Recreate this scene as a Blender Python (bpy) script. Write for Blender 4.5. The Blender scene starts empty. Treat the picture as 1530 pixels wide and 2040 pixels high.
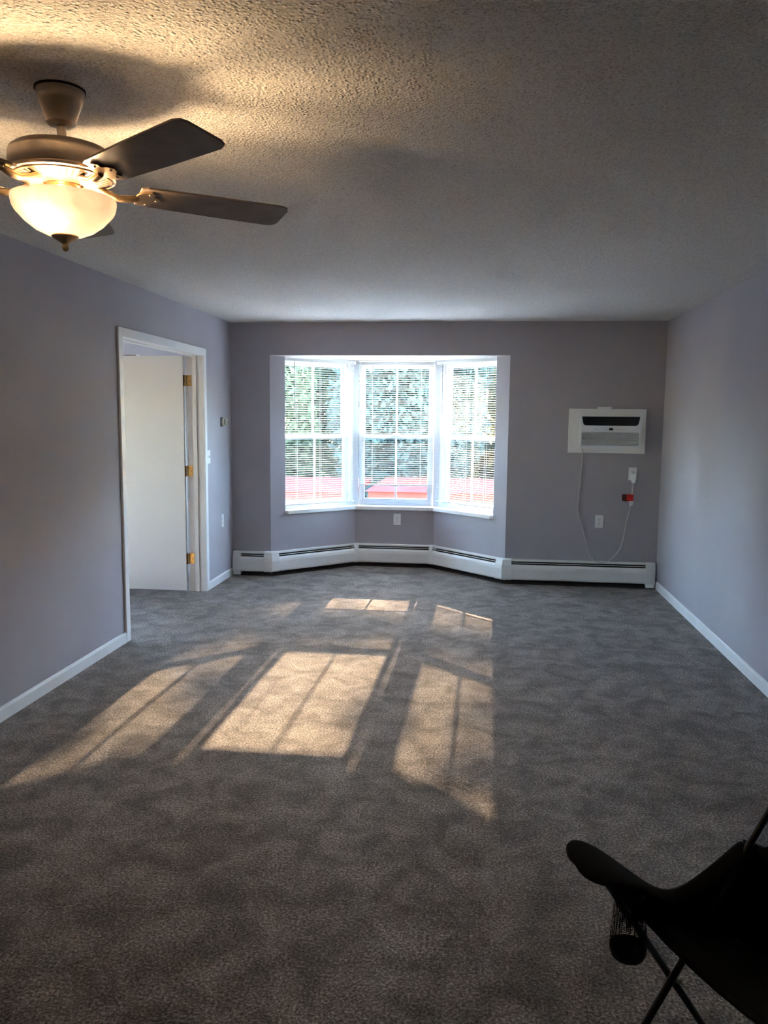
import bpy, bmesh, math, random
from mathutils import Vector, Matrix

scene = bpy.context.scene
COL = scene.collection
PI = math.pi
rad = math.radians
random.seed(7)

# ------------------------------------------------------------------ camera
F_PX, PITCH, YAW, ROLL, CAM_H = 1600.0, 0.1165, 0.1154, 0.0096, 1.548
cam = bpy.data.cameras.new('camera')
cam.sensor_fit = 'HORIZONTAL'
cam.sensor_width = 36.0
cam.lens = 36.0 * F_PX / 1530.0
cam.clip_start = 0.05
cam.clip_end = 500
cam_o = bpy.data.objects.new('camera', cam)
COL.objects.link(cam_o)
_f = Vector((-math.sin(YAW) * math.cos(PITCH), math.cos(YAW) * math.cos(PITCH), -math.sin(PITCH)))
_r = Vector((math.cos(YAW), math.sin(YAW), 0))
_u = _r.cross(_f)
_r2 = math.cos(ROLL) * _r + math.sin(ROLL) * _u
_u2 = -math.sin(ROLL) * _r + math.cos(ROLL) * _u
_m = Matrix((_r2, _u2, -_f)).transposed().to_4x4()
_m.translation = Vector((0, 0, CAM_H))
cam_o.matrix_world = _m
scene.camera = cam_o

# ------------------------------------------------------------------ sky, sun, exposure
SUN_EL = math.atan(0.416)
world = bpy.data.worlds.new('sky')
scene.world = world
world.use_nodes = True
wn = world.node_tree
wn.nodes.clear()
sky = wn.nodes.new('ShaderNodeTexSky')
sky.sky_type = 'NISHITA'
sky.sun_disc = False
sky.sun_elevation = SUN_EL
sky.sun_rotation = 0.0
sky.air_density = 1.0
sky.dust_density = 0.4
sky.ozone_density = 1.0
bg = wn.nodes.new('ShaderNodeBackground')
bg.inputs['Strength'].default_value = 9.0
wo = wn.nodes.new('ShaderNodeOutputWorld')
wn.links.new(sky.outputs[0], bg.inputs['Color'])
wn.links.new(bg.outputs[0], wo.inputs['Surface'])

sun = bpy.data.lights.new('sun', 'SUN')
sun.energy = 31.0
sun.angle = rad(0.53)
sun.color = (1.0, 0.72, 0.46)
sun_o = bpy.data.objects.new('sun', sun)
COL.objects.link(sun_o)
sun_o.location = (0, 30, 14)
sun_o.rotation_euler = Vector((-0.014, -1.0, -0.416)).to_track_quat('-Z', 'Y').to_euler()

scene.view_settings.view_transform = 'Standard'
scene.view_settings.look = 'None'
scene.view_settings.exposure = 0.94
scene.view_settings.gamma = 1.0
scene.view_settings.use_curve_mapping = False
scene.cycles.max_bounces = 9
scene.cycles.diffuse_bounces = 5
scene.cycles.glossy_bounces = 3
scene.cycles.transparent_max_bounces = 16
scene.cycles.sample_clamp_indirect = 40.0

# ------------------------------------------------------------------ materials
def new_mat(name):
    m = bpy.data.materials.new(name)
    m.use_nodes = True
    nt = m.node_tree
    nt.nodes.clear()
    out = nt.nodes.new('ShaderNodeOutputMaterial')
    return m, nt, out

def mat(name, col, rough=0.6, metal=0.0, var=0.05, scale=8.0, bump=0.0, bscale=60.0, spec=0.4, bdist=0.01, detail=3.0):
    m, nt, out = new_mat(name)
    p = nt.nodes.new('ShaderNodeBsdfPrincipled')
    p.inputs['Roughness'].default_value = rough
    p.inputs['Metallic'].default_value = metal
    p.inputs['Specular IOR Level'].default_value = spec
    tc = nt.nodes.new('ShaderNodeTexCoord')
    n = nt.nodes.new('ShaderNodeTexNoise')
    n.inputs['Scale'].default_value = scale
    n.inputs['Detail'].default_value = detail
    nt.links.new(tc.outputs['Object'], n.inputs['Vector'])
    r = nt.nodes.new('ShaderNodeValToRGB')
    r.color_ramp.elements[0].position = 0.3
    r.color_ramp.elements[1].position = 0.7
    r.color_ramp.elements[0].color = tuple(max(0, c * (1 - var)) for c in col) + (1,)
    r.color_ramp.elements[1].color = tuple(min(1, c * (1 + var)) for c in col) + (1,)
    nt.links.new(n.outputs['Fac'], r.inputs['Fac'])
    nt.links.new(r.outputs['Color'], p.inputs['Base Color'])
    if bump > 0:
        b = nt.nodes.new('ShaderNodeBump')
        b.inputs['Strength'].default_value = bump
        b.inputs['Distance'].default_value = bdist
        n2 = nt.nodes.new('ShaderNodeTexNoise')
        n2.inputs['Scale'].default_value = bscale
        n2.inputs['Detail'].default_value = 2.0
        nt.links.new(tc.outputs['Object'], n2.inputs['Vector'])
        nt.links.new(n2.outputs['Fac'], b.inputs['Height'])
        nt.links.new(b.outputs['Normal'], p.inputs['Normal'])
    nt.links.new(p.outputs[0], out.inputs['Surface'])
    return m

def popcorn_mat():
    m, nt, out = new_mat('popcorn_ceiling')
    p = nt.nodes.new('ShaderNodeBsdfPrincipled')
    p.inputs['Roughness'].default_value = 0.95
    p.inputs['Specular IOR Level'].default_value = 0.1
    tc = nt.nodes.new('ShaderNodeTexCoord')
    v = nt.nodes.new('ShaderNodeTexVoronoi')
    v.feature = 'F1'
    v.inputs['Scale'].default_value = 105.0
    n = nt.nodes.new('ShaderNodeTexNoise')
    n.inputs['Scale'].default_value = 160.0
    n.inputs['Detail'].default_value = 3.0
    n.inputs['Roughness'].default_value = 0.6
    nt.links.new(tc.outputs['Object'], v.inputs['Vector'])
    nt.links.new(tc.outputs['Object'], n.inputs['Vector'])
    # rounded granules, some missing
    vc = nt.nodes.new('ShaderNodeSeparateColor')
    nt.links.new(v.outputs['Color'], vc.inputs[0])
    inv = nt.nodes.new('ShaderNodeMath')
    inv.operation = 'SUBTRACT'
    inv.inputs[0].default_value = 0.75
    inv.use_clamp = True
    nt.links.new(v.outputs['Distance'], inv.inputs[1])
    gr = nt.nodes.new('ShaderNodeMath')
    gr.operation = 'MULTIPLY'
    nt.links.new(inv.outputs[0], gr.inputs[0])
    nt.links.new(vc.outputs[0], gr.inputs[1])
    mix = nt.nodes.new('ShaderNodeMath')
    mix.operation = 'MULTIPLY_ADD'
    mix.inputs[1].default_value = 0.5
    nt.links.new(n.outputs['Fac'], mix.inputs[0])
    nt.links.new(gr.outputs[0], mix.inputs[2])
    b = nt.nodes.new('ShaderNodeBump')
    b.inputs['Strength'].default_value = 1.0
    b.inputs['Distance'].default_value = 0.009
    nt.links.new(mix.outputs[0], b.inputs['Height'])
    nt.links.new(b.outputs['Normal'], p.inputs['Normal'])
    # shade between the granules put into the colour
    r = nt.nodes.new('ShaderNodeValToRGB')
    r.color_ramp.elements[0].position = 0.30
    r.color_ramp.elements[1].position = 0.52
    r.color_ramp.elements[0].color = (0.50, 0.48, 0.45, 1)
    r.color_ramp.elements[1].color = (0.83, 0.81, 0.77, 1)
    nt.links.new(n.outputs['Fac'], r.inputs['Fac'])
    nt.links.new(r.outputs['Color'], p.inputs['Base Color'])
    nt.links.new(p.outputs[0], out.inputs['Surface'])
    return m

def carpet_mat():
    m, nt, out = new_mat('carpet_pile')
    p = nt.nodes.new('ShaderNodeBsdfPrincipled')
    p.inputs['Roughness'].default_value = 1.0
    p.inputs['Specular IOR Level'].default_value = 0.05
    p.inputs['Sheen Weight'].default_value = 0.15
    p.inputs['Sheen Roughness'].default_value = 0.6
    tc = nt.nodes.new('ShaderNodeTexCoord')
    n1 = nt.nodes.new('ShaderNodeTexNoise')       # single tufts
    n1.inputs['Scale'].default_value = 115.0
    n1.inputs['Detail'].default_value = 3.0
    n1.inputs['Roughness'].default_value = 0.75
    n2 = nt.nodes.new('ShaderNodeTexNoise')       # brushed patches of pile
    n2.inputs['Scale'].default_value = 6.0
    n2.inputs['Detail'].default_value = 5.0
    n2.inputs['Roughness'].default_value = 0.70
    n2.inputs['Distortion'].default_value = 0.5
    for n in (n1, n2):
        nt.links.new(tc.outputs['Object'], n.inputs['Vector'])
    r1 = nt.nodes.new('ShaderNodeValToRGB')
    e = r1.color_ramp.elements
    e[0].position = 0.33
    e[0].color = (0.048, 0.039, 0.033, 1)
    e[1].position = 0.66
    e[1].color = (0.56, 0.48, 0.415, 1)
    mid = e.new(0.5)
    mid.color = (0.205, 0.178, 0.156, 1)
    nt.links.new(n1.outputs['Fac'], r1.inputs['Fac'])
    r2 = nt.nodes.new('ShaderNodeValToRGB')
    r2.color_ramp.elements[0].position = 0.38
    r2.color_ramp.elements[0].color = (0.60, 0.60, 0.60, 1)
    r2.color_ramp.elements[1].position = 0.64
    r2.color_ramp.elements[1].color = (1.30, 1.30, 1.30, 1)
    nt.links.new(n2.outputs['Fac'], r2.inputs['Fac'])
    mx = nt.nodes.new('ShaderNodeMix')
    mx.data_type = 'RGBA'
    mx.blend_type = 'MULTIPLY'
    mx.inputs[0].default_value = 1.0
    nt.links.new(r1.outputs['Color'], mx.inputs[6])
    nt.links.new(r2.outputs['Color'], mx.inputs[7])
    nt.links.new(mx.outputs[2], p.inputs['Base Color'])
    b = nt.nodes.new('ShaderNodeBump')
    b.inputs['Strength'].default_value = 0.8
    b.inputs['Distance'].default_value = 0.010
    nt.links.new(n1.outputs['Fac'], b.inputs['Height'])
    nt.links.new(b.outputs['Normal'], p.inputs['Normal'])
    nt.links.new(p.outputs[0], out.inputs['Surface'])
    return m

def glass_mat():
    m, nt, out = new_mat('window_glass')
    t = nt.nodes.new('ShaderNodeBsdfTransparent')
    t.inputs['Color'].default_value = (0.95, 0.965, 0.96, 1)
    g = nt.nodes.new('ShaderNodeBsdfGlossy')
    g.inputs['Roughness'].default_value = 0.02
    mx = nt.nodes.new('ShaderNodeMixShader')
    mx.inputs[0].default_value = 0.006
    nt.links.new(t.outputs[0], mx.inputs[1])
    nt.links.new(g.outputs[0], mx.inputs[2])
    nt.links.new(mx.outputs[0], out.inputs['Surface'])
    return m

def bowl_mat():
    m, nt, out = new_mat('alabaster_glass')
    tc = nt.nodes.new('ShaderNodeTexCoord')
    n = nt.nodes.new('ShaderNodeTexNoise')
    n.inputs['Scale'].default_value = 9.0
    n.inputs['Detail'].default_value = 4.0
    n.inputs['Distortion'].default_value = 1.6
    nt.links.new(tc.outputs['Object'], n.inputs['Vector'])
    r = nt.nodes.new('ShaderNodeValToRGB')
    r.color_ramp.elements[0].position = 0.35
    r.color_ramp.elements[0].color = (0.25, 0.235, 0.23, 1)
    r.color_ramp.elements[1].position = 0.65
    r.color_ramp.elements[1].color = (0.285, 0.275, 0.27, 1)
    nt.links.new(n.outputs['Fac'], r.inputs['Fac'])
    tl = nt.nodes.new('ShaderNodeBsdfTranslucent')
    df = nt.nodes.new('ShaderNodeBsdfDiffuse')
    nt.links.new(r.outputs['Color'], tl.inputs['Color'])
    nt.links.new(r.outputs['Color'], df.inputs['Color'])
    m1 = nt.nodes.new('ShaderNodeMixShader')
    m1.inputs[0].default_value = 0.45
    nt.links.new(tl.outputs[0], m1.inputs[1])
    nt.links.new(df.outputs[0], m1.inputs[2])
    gl = nt.nodes.new('ShaderNodeBsdfGlossy')
    gl.inputs['Roughness'].default_value = 0.25
    m2 = nt.nodes.new('ShaderNodeMixShader')
    m2.inputs[0].default_value = 0.05
    nt.links.new(m1.outputs[0], m2.inputs[1])
    nt.links.new(gl.outputs[0], m2.inputs[2])
    nt.links.new(m2.outputs[0], out.inputs['Surface'])
    return m

def emit_mat(name, col, strength):
    m, nt, out = new_mat(name)
    e = nt.nodes.new('ShaderNodeEmission')
    e.inputs['Color'].default_value = (*col, 1)
    e.inputs['Strength'].default_value = strength
    nt.links.new(e.outputs[0], out.inputs['Surface'])
    return m

def mesh_fabric_mat():
    m, nt, out = new_mat('black_netting')
    tc = nt.nodes.new('ShaderNodeTexCoord')
    v = nt.nodes.new('ShaderNodeTexVoronoi')
    v.inputs['Scale'].default_value = 230.0
    v.inputs['Randomness'].default_value = 0.2
    nt.links.new(tc.outputs['Object'], v.inputs['Vector'])
    r = nt.nodes.new('ShaderNodeValToRGB')
    r.color_ramp.interpolation = 'CONSTANT'
    r.color_ramp.elements[0].position = 0.0
    r.color_ramp.elements[0].color = (1, 1, 1, 1)
    r.color_ramp.elements[1].position = 0.52
    r.color_ramp.elements[1].color = (0, 0, 0, 1)
    nt.links.new(v.outputs['Distance'], r.inputs['Fac'])
    d = nt.nodes.new('ShaderNodeBsdfDiffuse')
    d.inputs['Color'].default_value = (0.012, 0.012, 0.013, 1)
    t = nt.nodes.new('ShaderNodeBsdfTransparent')
    mx = nt.nodes.new('ShaderNodeMixShader')
    nt.links.new(r.outputs['Color'], mx.inputs[0])
    nt.links.new(d.outputs[0], mx.inputs[1])
    nt.links.new(t.outputs[0], mx.inputs[2])
    nt.links.new(mx.outputs[0], out.inputs['Surface'])
    return m

def screen_mat():
    m, nt, out = new_mat('insect_screen')
    tc = nt.nodes.new('ShaderNodeTexCoord')
    n = nt.nodes.new('ShaderNodeTexNoise')
    n.inputs['Scale'].default_value = 14.0
    nt.links.new(tc.outputs['Object'], n.inputs['Vector'])
    mr = nt.nodes.new('ShaderNodeMapRange')
    mr.inputs['To Min'].default_value = 0.16
    mr.inputs['To Max'].default_value = 0.22
    nt.links.new(n.outputs['Fac'], mr.inputs['Value'])
    t = nt.nodes.new('ShaderNodeBsdfTransparent')
    d = nt.nodes.new('ShaderNodeBsdfDiffuse')
    d.inputs['Color'].default_value = (0.05, 0.05, 0.052, 1)
    mx = nt.nodes.new('ShaderNodeMixShader')
    nt.links.new(mr.outputs[0], mx.inputs[0])
    nt.links.new(t.outputs[0], mx.inputs[1])
    nt.links.new(d.outputs[0], mx.inputs[2])
    nt.links.new(mx.outputs[0], out.inputs['Surface'])
    return m

def leaf_mat(name, col):
    m, nt, out = new_mat(name)
    tc = nt.nodes.new('ShaderNodeTexCoord')
    n = nt.nodes.new('ShaderNodeTexNoise')
    n.inputs['Scale'].default_value = 1.3
    n.inputs['Detail'].default_value = 4.0
    nt.links.new(tc.outputs['Object'], n.inputs['Vector'])
    r = nt.nodes.new('ShaderNodeValToRGB')
    r.color_ramp.elements[0].position = 0.35
    r.color_ramp.elements[1].position = 0.65
    r.color_ramp.elements[0].color = tuple(c * 0.6 for c in col) + (1,)
    r.color_ramp.elements[1].color = tuple(min(1, c * 1.4) for c in col) + (1,)
    nt.links.new(n.outputs['Fac'], r.inputs['Fac'])
    d = nt.nodes.new('ShaderNodeBsdfDiffuse')
    t = nt.nodes.new('ShaderNodeBsdfTranslucent')
    nt.links.new(r.outputs['Color'], d.inputs['Color'])
    nt.links.new(r.outputs['Color'], t.inputs['Color'])
    mx = nt.nodes.new('ShaderNodeMixShader')
    mx.inputs[0].default_value = 0.4
    nt.links.new(d.outputs[0], mx.inputs[1])
    nt.links.new(t.outputs[0], mx.inputs[2])
    nt.links.new(mx.outputs[0], out.inputs['Surface'])
    return m

M = {}
M['wall'] = mat('grey_lavender_paint', (0.425, 0.402, 0.430), 0.7, var=0.03, scale=2.5, bump=0.0, bscale=220, bdist=0.002, spec=0.25)
M['bedwall'] = mat('pale_lavender_paint', (0.56, 0.555, 0.61), 0.7, var=0.03, scale=2.5, bump=0.0, bscale=220, bdist=0.002, spec=0.25)
M['ceiling'] = popcorn_mat()
M['carpet'] = carpet_mat()
M['trim'] = mat('white_trim_paint', (0.86, 0.865, 0.85), 0.38, var=0.02, scale=6)
M['door'] = mat('cream_door_paint', (0.77, 0.755, 0.71), 0.45, var=0.015, scale=3)
M['heater'] = mat('cream_enamel', (0.86, 0.845, 0.81), 0.35, var=0.03, scale=5)
M['dark'] = mat('recess_shade', (0.018, 0.014, 0.012), 0.8, var=0.3, scale=20)  # near-black, puts the shade inside slots and recesses into the colour
M['brown'] = mat('heater_gap_shade', (0.035, 0.025, 0.02), 0.85, var=0.3, scale=15)  # shadow of the gap under the heaters, put into the colour
M['fin'] = mat('grey_aluminium', (0.30, 0.29, 0.27), 0.4, metal=0.7, var=0.1, scale=30)
M['vinyl'] = mat('white_vinyl', (0.56, 0.58, 0.59), 0.35, var=0.02, scale=5)
M['slat'] = mat('white_slat_enamel', (0.66, 0.68, 0.68), 0.4, var=0.02, scale=10)
M['wand'] = mat('smoky_clear_plastic', (0.16, 0.17, 0.17), 0.25, var=0.1, scale=20)
M['glass'] = glass_mat()
M['brass'] = mat('brass', (0.62, 0.38, 0.12), 0.28, metal=1.0, var=0.12, scale=40)
M['darkbrass'] = mat('screw_steel', (0.16, 0.10, 0.05), 0.4, metal=1.0, var=0.1, scale=40)
M['bronze'] = mat('brushed_bronze', (0.56, 0.46, 0.385), 0.34, metal=0.78, var=0.10, scale=26, bump=0.05, bscale=120)
M['gold'] = mat('antique_brass', (0.42, 0.295, 0.17), 0.32, metal=0.9, var=0.12, scale=30)
M['blade'] = mat('dark_walnut_blade', (0.165, 0.125, 0.100), 0.45, var=0.25, scale=14, detail=6)
M['bowl'] = bowl_mat()
M['bulb'] = emit_mat('warm_bulb', (1.0, 0.67, 0.36), 660.0)
M['plastic'] = mat('white_plastic', (0.86, 0.86, 0.85), 0.4, var=0.02, scale=12)
M['acwhite'] = mat('cool_white_plastic', (0.80, 0.83, 0.86), 0.4, var=0.02, scale=12)
M['frameboard'] = mat('white_painted_board', (0.84, 0.84, 0.82), 0.5, var=0.02, scale=7)
M['black'] = mat('black_gloss_plastic', (0.006, 0.006, 0.007), 0.25, var=0.2, scale=20)
M['icon'] = mat('grey_print', (0.22, 0.24, 0.25), 0.5, var=0.05, scale=20)
M['cream'] = mat('cream_plastic', (0.68, 0.62, 0.50), 0.4, var=0.03, scale=20)
M['metalplate'] = mat('dull_grey_plate', (0.10, 0.10, 0.11), 0.5, metal=0.3, var=0.1, scale=20)
M['redtag'] = mat('red_tag_vinyl', (0.55, 0.012, 0.010), 0.45, var=0.15, scale=30)
M['darkred'] = mat('dark_red_tag_print', (0.07, 0.012, 0.010), 0.5, var=0.15, scale=30)
M['cord'] = mat('ivory_cord', (0.58, 0.56, 0.50), 0.5, var=0.04, scale=30)
M['canvas'] = mat('black_canvas', (0.010, 0.011, 0.013), 0.85, var=0.25, scale=60, bump=0.2, bscale=500, bdist=0.002)
M['blackpole'] = mat('black_steel_tube', (0.012, 0.012, 0.013), 0.30, var=0.1, scale=20, spec=0.5)
M['net'] = mesh_fabric_mat()
M['chrome'] = mat('steel_rod', (0.35, 0.35, 0.36), 0.3, metal=0.9, var=0.05, scale=20)
M['redroof'] = mat('red_metal_fascia', (0.19, 0.032, 0.026), 0.9, spec=0.02, var=0.12, scale=3)
M['pinkroof'] = mat('faded_red_roofing', (0.115, 0.040, 0.033), 1.0, spec=0.0, var=0.15, scale=2)
M['shedwall'] = mat('grey_siding', (0.07, 0.072, 0.078), 0.7, var=0.08, scale=3)
M['asphalt'] = mat('asphalt', (0.055, 0.055, 0.058), 1.0, spec=0.0, var=0.2, scale=1.5)
M['lawn'] = mat('lawn', (0.045, 0.07, 0.025), 1.0, spec=0.0, var=0.35, scale=2.0)
M['screen'] = screen_mat()
M['bark'] = mat('bark', (0.07, 0.055, 0.042), 0.9, var=0.3, scale=12, bump=0.4, bscale=30)
M['leaf_a'] = leaf_mat('green_leaves', (0.072, 0.098, 0.060))
M['leaf_b'] = leaf_mat('blue_green_leaves', (0.062, 0.094, 0.088))
M['leaf_c'] = leaf_mat('yellow_green_leaves', (0.105, 0.100, 0.055))

# ------------------------------------------------------------------ mesh helpers
class MB:
    def __init__(self):
        self.v = []
        self.f = []
    def add(self, vs, fs):
        o = len(self.v)
        self.v += [tuple(p) for p in vs]
        self.f += [tuple(i + o for i in f) for f in fs]
        return self
    def hexa(self, p):
        # p: 8 points, bottom ring 0-3 then top ring 4-7
        return self.add(p, [(3, 2, 1, 0), (4, 5, 6, 7), (0, 1, 5, 4), (1, 2, 6, 5), (2, 3, 7, 6), (3, 0, 4, 7)])
    def box(self, x0, x1, y0, y1, z0, z1):
        return self.hexa([(x0, y0, z0), (x1, y0, z0), (x1, y1, z0), (x0, y1, z0),
                          (x0, y0, z1), (x1, y0, z1), (x1, y1, z1), (x0, y1, z1)])
    def fbox(self, fr, s0, s1, t0, t1, z0, z1):
        return self.hexa([fr(s, t, z) for z in (z0, z1) for (s, t) in ((s0, t0), (s1, t0), (s1, t1), (s0, t1))])
    def prism(self, poly, z0, z1):
        n = len(poly)
        vs = [(x, y, z0) for x, y in poly] + [(x, y, z1) for x, y in poly]
        fs = [tuple(reversed(range(n))), tuple(range(n, 2 * n))]
        fs += [(i, (i + 1) % n, n + (i + 1) % n, n + i) for i in range(n)]
        return self.add(vs, fs)
    def slab(self, A, B):
        # two matching outlines (lists of 3D points) joined into a solid
        n = len(A)
        fs = [tuple(reversed(range(n))), tuple(range(n, 2 * n))]
        fs += [(i, (i + 1) % n, n + (i + 1) % n, n + i) for i in range(n)]
        return self.add(list(A) + list(B), fs)
    def lathe(self, prof, c=(0, 0, 0), n=32, cap=False):
        vs, fs = [], []
        m = len(prof)
        for r, z in prof:
            for k in range(n):
                a = 2 * PI * k / n
                vs.append((c[0] + r * math.cos(a), c[1] + r * math.sin(a), c[2] + z))
        for j in range(m - 1):
            for k in range(n):
                k2 = (k + 1) % n
                fs.append((j * n + k, j * n + k2, (j + 1) * n + k2, (j + 1) * n + k))
        if cap:
            fs.append(tuple(reversed(range(n))))
            fs.append(tuple((m - 1) * n + k for k in range(n)))
        return self.add(vs, fs)
    def tube(self, pts, r, n=8, cap=True):
        pts = [Vector(p) for p in pts]
        rr = r if isinstance(r, (list, tuple)) else [r] * len(pts)
        vs, fs = [], []
        ref = None
        for i, p in enumerate(pts):
            d = (pts[min(i + 1, len(pts) - 1)] - pts[max(i - 1, 0)]).normalized()
            if ref is None:
                ref = Vector((0, 0, 1)) if abs(d.z) < 0.9 else Vector((1, 0, 0))
            a = d.cross(ref).normalized()
            b = d.cross(a).normalized()
            ref = -b if False else ref
            for k in range(n):
                t = 2 * PI * k / n
                vs.append(p + rr[i] * (math.cos(t) * a + math.sin(t) * b))
        for j in range(len(pts) - 1):
            for k in range(n):
                k2 = (k + 1) % n
                fs.append((j * n + k, (j + 1) * n + k, (j + 1) * n + k2, j * n + k2))
        if cap:
            fs.append(tuple(range(n)))
            fs.append(tuple(reversed([(len(pts) - 1) * n + k for k in range(n)])))
        return self.add(vs, fs)
    def ball(self, c, r, n=12, sz=1.0):
        prof = [(r * math.sin(PI * j / n) + 1e-5, -r * sz * math.cos(PI * j / n)) for j in range(n + 1)]
        return self.lathe(prof, c, n * 2)
    def mesh(self, name, smooth=False, bevel=0.0, segs=2, off=(0, 0, 0)):
        me = bpy.data.meshes.new(name)
        ox, oy, oz = off
        me.from_pydata([(x - ox, y - oy, z - oz) for x, y, z in self.v], [], self.f)
        bm = bmesh.new()
        bm.from_mesh(me)
        bmesh.ops.recalc_face_normals(bm, faces=bm.faces)
        if bevel > 0:
            es = [e for e in bm.edges if len(e.link_faces) == 2 and e.calc_face_angle(0) > 0.5]
            bmesh.ops.bevel(bm, geom=es, offset=bevel, segments=segs, profile=0.5, affect='EDGES', clamp_overlap=True)
        bm.to_mesh(me)
        bm.free()
        if smooth:
            for p in me.polygons:
                p.use_smooth = True
            try:
                me.set_sharp_from_angle(angle=rad(40))
            except Exception:
                pass
        return me
    def build(self, name, m, parent=None, smooth=False, bevel=0.0, segs=2):
        off = world_of(parent)
        me = self.mesh(name, smooth, bevel, segs, off)
        me.materials.append(m)
        o = bpy.data.objects.new(name, me)
        COL.objects.link(o)
        if parent is not None:
            o.parent = parent
        return o

def world_of(o):
    v = Vector((0, 0, 0))
    while o is not None:
        v += o.location
        o = o.parent
    return v

def empty(name, loc):
    o = bpy.data.objects.new(name, None)
    o.empty_display_size = 0.1
    COL.objects.link(o)
    o.location = loc
    return o

def tag(o, label=None, cat=None, group=None, kind=None):
    if label: o['label'] = label
    if cat: o['category'] = cat
    if group: o['group'] = group
    if kind: o['kind'] = kind
    return o

def struct(o, label=None):
    o['kind'] = 'structure'
    if label: o['label'] = label
    return o

def inst(src, name, parent, loc, rz=0.0):
    o = bpy.data.objects.new(name, src)
    COL.objects.link(o)
    o.parent = parent
    o.location = Vector(loc) - world_of(parent)
    o.rotation_euler = (0, 0, rz)
    return o

# ------------------------------------------------------------------ room dimensions (metres)
XL, XR, YB, H = -2.3765, 1.6705, 7.6027, 2.44
YF = -5.0                       # wall behind the camera
TH = 0.14                       # wall thickness
A_, B_, C_, D_ = Vector((-1.994, YB)), Vector((-1.269, 8.29)), Vector((-0.437, 8.29)), Vector((0.277, YB))
BAY_Z = 2.134
SILL_Z = 0.632
DY0, DY1, DZ = 5.196, 6.790, 2.068       # clear doorway in the left wall
BX0, BY0 = -6.2, 3.6                     # bedroom beyond the doorway

def facet(P0, P1):
    u = (P1 - P0).normalized()
    n = Vector((-u.y, u.x))             # outward (away from the room)
    def fr(s, t, z):
        p = P0 + u * s + n * t
        return (p.x, p.y, z)
    fr.L = (P1 - P0).length
    fr.ang = math.atan2(u.y, u.x)
    return fr
FL, FC, FR_ = facet(A_, B_), facet(B_, C_), facet(C_, D_)

def offs(path, w):
    # mitred offset of a polyline; w > 0 goes into the room (right-hand side)
    out = []
    for i, p in enumerate(path):
        ns = []
        if i > 0:
            u = (path[i] - path[i - 1]).normalized(); ns.append(Vector((u.y, -u.x)))
        if i < len(path) - 1:
            u = (path[i + 1] - path[i]).normalized(); ns.append(Vector((u.y, -u.x)))
        if len(ns) == 1:
            out.append(p + ns[0] * w)
        else:
            b = (ns[0] + ns[1]).normalized()
            out.append(p + b * (w / b.dot(ns[0])))
    return out

# ------------------------------------------------------------------ shell
flo = MB()
flo.box(XL, XR, YF, YB, -0.12, 0.0)
flo.prism([(A_.x, YB), (D_.x, YB), (C_.x, C_.y), (B_.x, B_.y)], -0.12, 0.0)
flo.box(BX0, XL, BY0, YB, -0.12, 0.0)
struct(flo.build('floor', M['carpet']), 'grey brown cut pile carpet across the whole room')
struct(MB().box(XL - 0.1, XR + 0.1, YF - 0.1, YB + TH, H, H + 0.12).build('ceiling', M['ceiling']), 'white popcorn textured ceiling')

wl = MB()
wl.box(XL - TH, XL, YF, DY0 - 0.02, 0, H)
wl.box(XL - TH, XL, DY1 + 0.02, YB, 0, H)
wl.box(XL - TH, XL, DY0 - 0.02, DY1 + 0.02, DZ + 0.02, H)
struct(wl.build('wall_left', M['wall']), 'grey lavender painted wall with the doorway')
struct(MB().box(XR, XR + TH, YF, YB + TH, 0, H).build('wall_right', M['wall']), 'plain grey lavender painted wall on the right')
wb = MB()
wb.box(XL - TH, A_.x, YB, YB + TH, 0, H)
wb.box(D_.x, XR, YB, YB + TH, 0, H)
wb.box(A_.x, D_.x, YB, YB + TH, BAY_Z, H)
struct(wb.build('wall_back', M['wall']), 'grey lavender far wall with the bay window opening')
struct(MB().box(XL - TH, XR + TH, YF - TH, YF, 0, H).build('wall_front', M['wall']))

BW = 0.17                                   # bay wall thickness
path_bay = [A_, B_, C_, D_]
o_in, o_out = path_bay, offs(path_bay, -BW)
WIN0 = 0.165                                 # plain wall before the side windows start
def bay_low(i):
    p, q, q2, p2 = o_in[i], o_in[i + 1], o_out[i + 1], o_out[i]
    return [(p.x, p.y), (q.x, q.y), (q2.x, q2.y), (p2.x, p2.y)]
for i, nm in ((0, 'wall_bay_left'), (1, 'wall_bay_center'), (2, 'wall_bay_right')):
    w = MB().prism(bay_low(i), -0.12, SILL_Z - 0.037)
    if i == 0:
        w.fbox(FL, 0, WIN0, 0, BW, SILL_Z - 0.037, BAY_Z)
    if i == 2:
        w.fbox(FR_, FR_.L - WIN0, FR_.L, 0, BW, SILL_Z - 0.037, BAY_Z)
    struct(w.build(nm, M['wall']))
so = offs(path_bay, -BW)
struct(MB().prism([(A_.x, YB + TH - 0.001), (A_.x - 0.05, YB + TH)] + [(p.x, p.y) for p in so] + [(D_.x + 0.05, YB + TH), (D_.x, YB + TH - 0.001)],
                  BAY_Z, BAY_Z + 0.2).build('ceiling_bay', M['ceiling']), 'white textured soffit over the bay window')
# the thin soffit strip between the far wall plane and the bay
struct(MB().box(A_.x, D_.x, YB + 0.001, YB + TH, BAY_Z - 0.004, BAY_Z - 0.0005).build('trim_2', M['ceiling']))

# corner posts of the bay
for k, (i, nm) in enumerate(((1, 'trim_3'), (2, 'trim_4'))):
    ins = offs(path_bay, -0.085)[i]
    ous = offs(path_bay, -BW)[i]
    ul = (path_bay[i] - path_bay[i - 1]).normalized()
    ur = (path_bay[i + 1] - path_bay[i]).normalized()
    wd = 0.055
    poly = [ins - ul * wd, ins, ins + ur * wd, ous + ur * wd * 1.0, ous, ous - ul * wd]
    struct(MB().prism([(p.x, p.y) for p in poly], SILL_Z - 0.03, BAY_Z).build(nm, M['vinyl']))

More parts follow.
